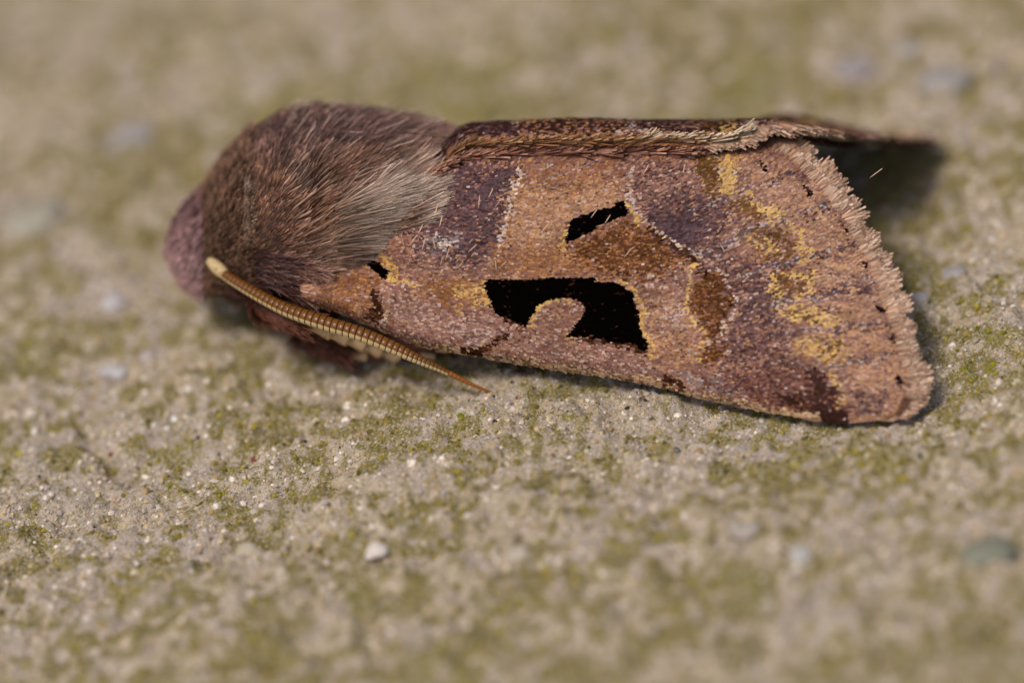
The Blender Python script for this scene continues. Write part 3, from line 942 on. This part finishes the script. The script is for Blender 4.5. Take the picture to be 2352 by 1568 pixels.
def ribbons(name, root, d1, d2, nrm, ln, wd, c0, c1, parent, mat=None, segs=3, tip=0.25):
    """curved tapering strands: start along d1, bend towards d2"""
    n = len(root)
    side = unit(np.cross(d1, nrm))
    an = rng.uniform(-1.2, 1.2, n)[:, None]
    side = unit(side * np.cos(an) + unit(np.cross(side, d1)) * np.sin(an))
    V = np.zeros((n, segs + 1, 2, 3)); C = np.zeros((n, segs + 1, 2, 3))
    p = root.copy()
    for i in range(segs + 1):
        f = i / segs
        if i:
            dd = unit(d1 * (1 - (f - .5 / segs)) + d2 * (f - .5 / segs))
            p = p + dd * (ln / segs)[:, None]
        w = (wd * (1 - (1 - tip) * f ** 1.5))[:, None] * .5
        V[:, i, 0] = p - side * w; V[:, i, 1] = p + side * w
        cf = f ** 2.4
        C[:, i, 0] = C[:, i, 1] = c0 * (1 - cf) + c1 * cf
    k = (np.arange(n) * (segs + 1) * 2)[:, None, None]
    Q = np.array([(2 * i, 2 * i + 1, 2 * i + 3, 2 * i + 2) for i in range(segs)])
    Q = (Q[None] + k).reshape(-1, 4)
    me = mesh_from(name, V.reshape(-1, 3), quads=Q, cols=C.reshape(-1, 3), mats=[mat or m_fur], smooth_shade=True)
    return obj(name, me, parent, kind='stuff')


def body_frame(x, phi):
    e = 1.0
    p = body_pt(x, phi)
    tx = unit(body_pt(x + e, phi) - p)
    tp = unit(body_pt(x, phi + .01) - p)
    nr = unit(np.cross(tp, tx))
    yc = np.interp(x, ST[:, 0], ST[:, 1]); dc = np.interp(x, ST[:, 0], ST[:, 3])
    cen = P(x, yc, dc)
    nr = nr * np.sign(np.sum(nr * (p - cen), -1, keepdims=True))
    return p, tx, tp, nr


def mixc(a, b, f):
    return a * (1 - f[:, None]) + b * f[:, None]


def fur_patch(name, n, xr, phr, lenf, lean, flow, colf, wd=(.0016, .0030)):
    x = rng.uniform(*xr, n); phi = rng.uniform(*phr, n)
    p, tx, tp, nr = body_frame(x, phi)
    fx, fp = flow(x, phi)
    cl1 = N1.fbm(x / 26, phi * 9, 2); cl2 = N2.fbm(x / 26 + 9, phi * 9, 2)
    an = (cl1 - .5) * .6 + rng.normal(0, .12, n)
    fx, fp = fx * np.cos(an) - fp * np.sin(an), fx * np.sin(an) + fp * np.cos(an)
    tang = unit(tx * fx[:, None] + tp * fp[:, None])
    lv = np.clip(lean(x, phi) + rng.normal(0, .10, n) + (cl2 - .5) * .3, .03, 1.2)[:, None]
    d1 = unit(tang + nr * (lv + .25)); d2 = unit(tang + nr * (lv - .3))
    ln = lenf(x, phi) * rng.uniform(.7, 1.2, n) * PX
    c0, c1 = colf(x, phi)
    br = (0.52 + 1.42 * rng.random(n) ** 1.6)[:, None] * (0.5 + 1.0 * cl2)[:, None]
    return ribbons(name, p - nr * .004, d1, d2, nr, ln, rng.uniform(*wd, n), c0 * br, c1 * br, body)


def flow_teg(x, phi):
    # strands fan out from the two shoulders
    f = np.where(np.cos(phi) >= 0, 1, -1)
    ph_ = np.where(f > 0, np.arctan2(np.sin(phi), np.abs(np.cos(phi))), np.arctan2(np.sin(phi), np.abs(np.cos(phi))))
    dx = (x - 455) * PX; dp = (ph_ + .95) * .21
    k = np.hypot(dx, dp)
    up = smooth((ph_ - .7) / .7)
    return dx / k, f * dp / k * (1 - .55 * up)


def col_teg(x, phi):
    y = np.interp(x, ST[:, 0], ST[:, 1]) - np.interp(x, ST[:, 0], ST[:, 2]) * np.sin(phi)
    pale = smooth((x - 700 + (y - 480) * .5) / 220) * smooth((y - 340) / 120)
    up = smooth((420 - y) / 100)
    c0 = mixc(np.tile(lin((62, 36, 24)), (len(x), 1)), lin((136, 106, 86))[None], pale)
    c1 = mixc(np.tile(lin((182, 136, 108)), (len(x), 1)), lin((238, 212, 190))[None], pale)
    c0 = mixc(c0, lin((60, 40, 37))[None], up * .8); c1 = mixc(c1, lin((156, 120, 114))[None], up * .8)
    tipv = rng.random(len(x)) < .16
    c1 = np.where(tipv[:, None], c1 * 2.0, c1)
    return c0, c1


def const(a, b):
    return lambda x, p: (np.tile(lin(a), (len(x), 1)), np.tile(lin(b), (len(x), 1)))


fur_patch('thorax_fur', 42000, (565, 960), (-1.25, math.pi + 1.25),
          lambda x, p: 28 + 56 * smooth((x - 680) / 220), lambda x, p: .18 - .05 * smooth((x - 700) / 200), flow_teg, col_teg)
# longer pale strands sweeping over the wing root
fur_patch('thorax_fur', 5500, (700, 965), (-1.0, .42), lambda x, p: 70 + 75 * np.exp(-((p - .08) / .35) ** 2) * smooth((x - 760) / 150), lambda x, p: .12 + 0 * x, flow_teg,
          col_teg, wd=(.0015, .0028))
# stray bright strands
fur_patch('thorax_fur', 600, (640, 940), (-1.1, 2.0), lambda x, p: 62 + 40 * smooth((x - 700) / 200), lambda x, p: .30 + 0 * x, flow_teg,
          const((140, 108, 90), (222, 200, 184)), wd=(.0015, .0026))
# crest tufts along the back
fur_patch('thorax_fur', 5000, (760, 985), (.75, 2.3), lambda x, p: 52 + 30 * smooth((x - 880) / 100), lambda x, p: .22 + 0 * x,
          lambda x, p: (np.ones(len(x)), .12 * np.sin(x / 9)), const((66, 44, 40), (158, 124, 114)))
fur_patch('thorax_fur', 4500, (840, 1005), (1.1, 2.5), lambda x, p: 92 + 0 * x, lambda x, p: .12 + 0 * x,
          lambda x, p: (np.ones(len(x)), .10 * np.sin(x / 11)), const((80, 54, 44), (166, 134, 120)))


fur_patch('thorax_fur', 4200, (880, 1000), (.35, 1.5), lambda x, p: 84 + 0 * x, lambda x, p: .14 + 0 * x,
          lambda x, p: (np.ones(len(x)), .10 * np.sin(x / 8) + .05), const((78, 52, 42), (176, 140, 122)))


# collar: short strands standing off, crowned by a pale crest
def flow_col(x, phi):
    return np.full(len(x), .8), .25 * np.sign(np.cos(phi))


fur_patch('collar_fur', 13000, (452, 572), (-1.1, math.pi + 1.1), lambda x, p: 36 + 0 * x, lambda x, p: .5 + 0 * x, flow_col, const((54, 34, 25), (168, 130, 106)), wd=(.002, .0036))
fur_patch('collar_fur', 620, (556, 572), (-.42, .42), lambda x, p: 30 + 0 * x, lambda x, p: .7 + 0 * x, flow_col, const((130, 96, 76), (218, 194, 172)))
# head
fur_patch('head_fur', 7000, (394, 478), (-1.5, math.pi + 1.5), lambda x, p: 34 + 0 * x, lambda x, p: .8 + 0 * x,
          lambda x, p: (np.full(len(x), -.3), -np.sign(np.cos(p)) * .7), const((112, 76, 74), (200, 162, 158)), wd=(.002, .0038))
# underside
fur_patch('breast_fur', 9000, (500, 960), (math.pi + 1.2, 2 * math.pi - .9), lambda x, p: 56 + 0 * x, lambda x, p: .35 + 0 * x,
          lambda x, p: (np.ones(len(x)), .1 * np.sin(x / 13)), const((64, 40, 32), (124, 86, 72)))

# pale ruff of the shoulder lying over the wing root
n = 5200
x = rng.uniform(770, 950, n)
lo = np.interp(x, [770, 850, 950], [598, 562, 515]); hi = np.interp(x, [770, 850, 950], [470, 440, 436])
y = hi + (lo - hi) * rng.random(n)
_, _, dc_, rd_ = (np.interp(x, ST[:, 0], ST[:, i]) for i in (1, 2, 3, 4))
yc_ = np.interp(x, ST[:, 0], ST[:, 1]); ry_ = np.interp(x, ST[:, 0], ST[:, 2])
db = dc_ - rd_ * np.sqrt(np.clip(1 - ((y - yc_) / ry_) ** 2, 0, 1))
p = P(x, y, np.minimum(db, d_near(x, y)) - .004 - .02 * rng.random(n))
cl = N1.fbm(x / 20, y / 12, 2)
th = np.arctan2(650 - y, x - 455) * .8 + rng.normal(0, .10, n) + (cl - .5) * .5
d1 = unit(RGT * np.cos(th)[:, None] + UPV * np.sin(th)[:, None] - FWD * .10)
reach = np.interp(y, [430, 470, 540, 606], [1035, 1050, 985, 900]) + (x - 860) * .12
ln = np.clip(reach - x, 40, 115) * rng.uniform(.75, 1.05, n) * PX
br = (0.5 + 1.0 * rng.random(n) ** 1.5)[:, None] * (0.5 + 1.0 * cl)[:, None]
ribbons('thorax_fur', p, d1, unit(d1 + FWD * .16), np.tile(-FWD, (n, 1)), ln, rng.uniform(.0014, .0026, n),
        lin((140, 110, 90)) * br, lin((244, 220, 200)) * br, body)
# tuft at the wing root
n = 3800
x = rng.uniform(585, 735, n); y = rng.uniform(0, 1, n)
y = 575 + (x - 585) * .25 + y * (75 + (x - 585) * .10)
f = (x - 585) / 150
p = P(x, y, .075 - .045 * f + 0.03 * rng.random(n))
th = np.radians(rng.normal(-12, 14, n) + 10 * (1 - (y - 575) / 110))
d1 = unit(RGT * np.cos(th)[:, None] + UPV * np.sin(th)[:, None] - FWD * .45)
k = (rng.random(n) < .15 + .75 * smooth((x - 660) / 40))[:, None]
ribbons('root_tuft', p, d1, unit(d1 + FWD * .35), np.tile(-FWD, (n, 1)), rng.uniform(24, 44, n) * PX, rng.uniform(.0016, .003, n),
        np.where(k, lin((88, 46, 32)), lin((46, 26, 25))) * (0.7 + .6 * rng.random((n, 1))),
        np.where(k, lin((218, 172, 148)), lin((150, 104, 94))) * (0.7 + .6 * rng.random((n, 1))), body)

# eye
def ball(name, cen, rx, ry, rz, mat, parent, nu=20, nv=28, col=None):
    V = []
    for i in range(nu + 1):
        th = math.pi * i / nu
        for j in range(nv):
            a = 2 * math.pi * j / nv
            V.append(cen + RGT * rx * math.sin(th) * math.cos(a) + UPV * ry * math.cos(th) + FWD * rz * math.sin(th) * math.sin(a))
    ii = np.arange((nu + 1) * nv).reshape(nu + 1, nv)
    q = np.stack([ii[:-1], ii[1:], np.roll(ii, -1, 1)[1:], np.roll(ii, -1, 1)[:-1]], -1).reshape(-1, 4)
    return obj(name, mesh_from(name, np.array(V), quads=q, mats=[mat]), parent)


m_eye = material('compound_eye', rough=0.25, attr=False, color=tuple(lin((26, 14, 10))), spec=.5, bump=(140, .3, .005))
ball('eye', P(545, 668, .25), 40 * PX, 38 * PX, .045, m_eye, moth)
ball('eye', P(520, 600, .40), 40 * PX, 40 * PX, .04, m_eye, moth)

# ---------------------------------------------------------------- antennae
m_ant = material('antenna_shaft', rough=0.3, attr=False, color=tuple(lin((112, 70, 24))), spec=.4, noise=(120, .25))
m_antpale = material('antenna_scales', rough=0.55, attr=False, color=tuple(lin((196, 170, 122))), noise=(160, .25))
m_antdark = material('antenna_joint', rough=0.4, attr=False, color=tuple(lin((84, 44, 16))))


def bead():
    """one ring of the shaft: x is along the antenna, radius 1; pale scale pad on the lower side"""
    prof = [(-.5, .80), (-.42, .97), (.0, 1.0), (.30, 1.04), (.40, 1.0), (.5, .84)]
    nv = 16
    V, Q, M = [], [], []
    for i, (a, r) in enumerate(prof):
        for j in range(nv):
            an = 2 * math.pi * j / nv
            pad = max(0, -math.sin(an - .35))
            V.append((a + .08 * pad, r * math.cos(an) * (1 + .05 * pad), r * math.sin(an) * (1 + .10 * pad)))
    for i in range(len(prof) - 1):
        for j in range(nv):
            Q.append((i * nv + j, i * nv + (j + 1) % nv, (i + 1) * nv + (j + 1) % nv, (i + 1) * nv + j))
            an = 2 * math.pi * (j + .5) / nv
            M.append(2 if i == 4 or i == 0 else (1 if math.sin(an - .30) < -.12 else 0))
    return mesh_from('segment', np.array(V), quads=Q, mats=[m_ant, m_antpale, m_antdark], mat_idx=M)


BEAD = bead()
m_anttip = material('antenna_tip', rough=0.4, attr=False, color=tuple(lin((158, 94, 40))))
BEAD_TIP = BEAD.copy(); BEAD_TIP.materials[1] = m_anttip; BEAD_TIP.materials[0] = m_anttip


def antenna(pts, label):
    pts = np.array(pts, float)
    W = P(pts[:, 0], pts[:, 1], pts[:, 2])
    t = np.concatenate([[0], np.cumsum(np.linalg.norm(np.diff(W, axis=0), axis=1))])
    root = bpy.data.objects.new('antenna', None); COL.objects.link(root); root.parent = moth
    root.location = Vector(W[0]) - moth.location
    root['label'] = label
    bpy.context.view_layer.update()

    def at(s):
        # smooth sampling
        k = 0.025
        return sum(np.array([np.interp(np.clip(s + o_, 0, t[-1]), t, W[:, i]) for i in range(3)]) for o_ in (-k, -k / 2, 0, k / 2, k)) / 5

    def rad(s): return np.interp(s, t, pts[:, 3]) * PX * .5
    s = 0.030
    while s < t[-1] - 0.002:
        st = max(0.0105, min(0.0155, rad(s) * .95)) if rad(s) > .005 else .010
        a, b = at(s), at(min(s + st, t[-1]))
        ax = b - a; L = np.linalg.norm(ax); ax = ax / L
        zz = unit(UPV - ax * (UPV @ ax)); yv = np.cross(zz, ax)
        r = rad(s + st / 2)
        o = bpy.data.objects.new('segment', BEAD if r > .0068 else BEAD_TIP); COL.objects.link(o)
        M = Matrix.Identity(4); c = (a + b) / 2
        for i in range(3):
            M[i][0], M[i][1], M[i][2], M[i][3] = ax[i] * L * 1.06, yv[i] * r, zz[i] * r, c[i]
        o.parent = root
        o.matrix_parent_inverse = root.matrix_world.inverted()
        o.matrix_basis = M
        s += st
    # basal segment
    a = P(pts[0, 0], pts[0, 1], pts[0, 2] + .012)
    b = at(.060)
    V, Q = [], []
    nv = 14
    for i in range(8):
        f = i / 7
        c = a + (b - a) * f
        r = rad(0.05) * (0.66 + 0.70 * math.sin(math.pi * (0.12 + .72 * f)))
        ax = unit(b - a); e1 = unit(np.cross(ax, FWD)); e2 = np.cross(ax, e1)
        for j in range(nv):
            an = 2 * math.pi * j / nv
            V.append(c + (e1 * math.cos(an) + e2 * math.sin(an)) * r)
    for i in range(7):
        for j in range(nv):
            Q.append((i * nv + j, i * nv + (j + 1) % nv, (i + 1) * nv + (j + 1) % nv, (i + 1) * nv + j))
    nV = len(V); V += [a - (b - a) * .1, b]
    T = [(nV, (j + 1) % nv, j) for j in range(nv)] + [(nV + 1, 7 * nv + j, 7 * nv + (j + 1) % nv) for j in range(nv)]
    obj('basal_segment', mesh_from('basal_segment', np.array(V), tris=T, quads=Q, mats=[m_antpale]), root)
    return root


AN = [(x, y, w) for (x, y), w in zip(z(2, [(375, 225), (450, 300), (560, 370), (700, 452), (850, 530), (1000, 582), (1150, 630), (1300, 672), (1450, 732),
                                         (1600, 800), (1700, 850), (1800, 892), (1900, 940), (2000, 990), (2080, 1028), (2150, 1050)]),
                                     [22, 23, 25, 28, 31, 33, 34, 33, 31, 26, 21, 16, 12, 9, 7, 4])]
AD = np.interp([a[0] for a in AN], [480, 520, 600, 700, 800, 950, 1130], [.155, .12, .07, .02, -.005, -.012, .06])
antenna([(x, y, d, w) for (x, y, w), d in zip(AN, AD)], 'orange brown ringed antenna with cream scales below')
antenna([(440, 520, .42, 22), (470, 530, .52, 26), (560, 540, .62, 32), (700, 560, .66, 33), (850, 585, .66, 30), (1000, 610, .64, 16), (1120, 640, .60, 5)],
        'orange brown antenna folded along the far side')

# ---------------------------------------------------------------- legs
m_leg = material('leg_brown', rough=0.6, attr=False, color=tuple(lin((104, 62, 46))), noise=(80, .3))
m_tars = material('leg_cream', rough=0.5, attr=False, color=tuple(lin((222, 186, 142))), noise=(60, .25))


def tube(name, pts, radii, mat, parent, nv=12):
    pts = np.array(pts, float)
    V, Q = [], []
    n = len(pts)
    for i in range(n):
        ax = unit(pts[min(i + 1, n - 1)] - pts[max(i - 1, 0)])
        e1 = unit(np.cross(ax, FWD + .3 * UPV)); e2 = np.cross(ax, e1)
        for j in range(nv):
            a = 2 * math.pi * j / nv
            V.append(pts[i] + (e1 * math.cos(a) + e2 * math.sin(a)) * radii[i])
    for i in range(n - 1):
        for j in range(nv):
            Q.append((i * nv + j, i * nv + (j + 1) % nv, (i + 1) * nv + (j + 1) % nv, (i + 1) * nv + j))
    k = len(V); V += [pts[0], pts[-1]]
    T = [(k, (j + 1) % nv, j) for j in range(nv)] + [(k + 1, (n - 1) * nv + j, (n - 1) * nv + (j + 1) % nv) for j in range(nv)]
    return obj(name, mesh_from(name, np.array(V), tris=T, quads=Q, mats=[mat]), parent)


def swell(a, b, r0, rm, r1, n=9):
    f = np.linspace(0, 1, n)
    pts = a[None] * (1 - f[:, None]) + b[None] * f[:, None]
    r = np.interp(f, [0, .45, 1], [r0, rm, r1])
    return pts, r


def to_ground(p, gap):
    p = np.array(p, float); p[2] = float(gh(p[0], p[1])) + gap
    return p


def leg(joints, rad, furry=True, tars=5, cream=False):
    """coxa/femur, tibia, then tarsal rings down to a claw on the stone"""
    root = bpy.data.objects.new('leg', None); COL.objects.link(root); root.parent = moth
    root.location = Vector(joints[-1]) - moth.location
    bpy.context.view_layer.update()
    hip, knee, ankle, toe = joints
    parts = [('femur', hip, knee, rad * 1.2), ('tibia', knee, ankle, rad)]
    for nm, a, b, r in parts:
        pts, rr = swell(a, b, r * .7, r, r * .6)
        o = tube(nm, pts, rr, m_leg, root)
        if furry:
            n = 900
            f = rng.random(n); c = a[None] * (1 - f[:, None]) + b[None] * f[:, None]
            ax = unit(b - a); e1 = unit(np.cross(ax, FWD)); e2 = np.cross(ax, e1)
            an = rng.random(n) * 6.283
            nr = e1[None] * np.cos(an)[:, None] + e2[None] * np.sin(an)[:, None]
            ribbons('leg_hair', c + nr * r * .7, unit(ax[None] + nr * .5), unit(ax[None] + nr * .2), nr, rng.uniform(24, 46, n) * PX, rng.uniform(.002, .004, n),
                    np.tile(lin((84, 48, 36)), (n, 1)) * (.7 + .6 * rng.random((n, 1))), np.tile(lin((146, 96, 76)), (n, 1)) * (.7 + .6 * rng.random((n, 1))), o)
    for i in range(tars):
        a = ankle + (toe - ankle) * (i / tars); b = ankle + (toe - ankle) * ((i + 1.08) / tars)
        pts, rr = swell(a, b, rad * .36, rad * .40, rad * .56, 7)
        tube('tarsal_segment', pts, rr, m_tars if cream or i % 2 == 0 or i == tars - 1 else m_leg, root)
    ax = unit(toe - ankle)
    tube('claw', [toe, toe + ax * .015 - np.array([0, 0, .004]), toe + ax * .022 - np.array([0, 0, .012])], [rad * .25, rad * .15, rad * .03], m_leg, root)
    return root


def gp_(x, y, gap=.014):
    w = on_ground([(x, y)])[0]
    return np.array([w[0], w[1], float(gh(w[0], w[1])) + gap])


leg([P(600, 660, .25), P(610, 712, .14), P(715, 748, .07), gp_(915, 850, .02)], .034, cream=True)
leg([P(760, 690, .26), P(700, 775, .20), P(800, 815, .19), gp_(1000, 838)], .030)
leg([P(860, 690, .26), P(900, 770, .20), P(1000, 800, .16), gp_(1130, 830)], .026, furry=False)
leg([P(600, 640, .32), P(560, 670, .45), P(640, 700, .50), gp_(760, 690)], .026, furry=False)
leg([P(760, 660, .34), P(780, 640, .50), P(860, 670, .56), gp_(960, 650)], .026, furry=False)
leg([P(860, 660, .34), P(920, 620, .50), P(1000, 640, .58), gp_(1120, 610)], .026, furry=False)
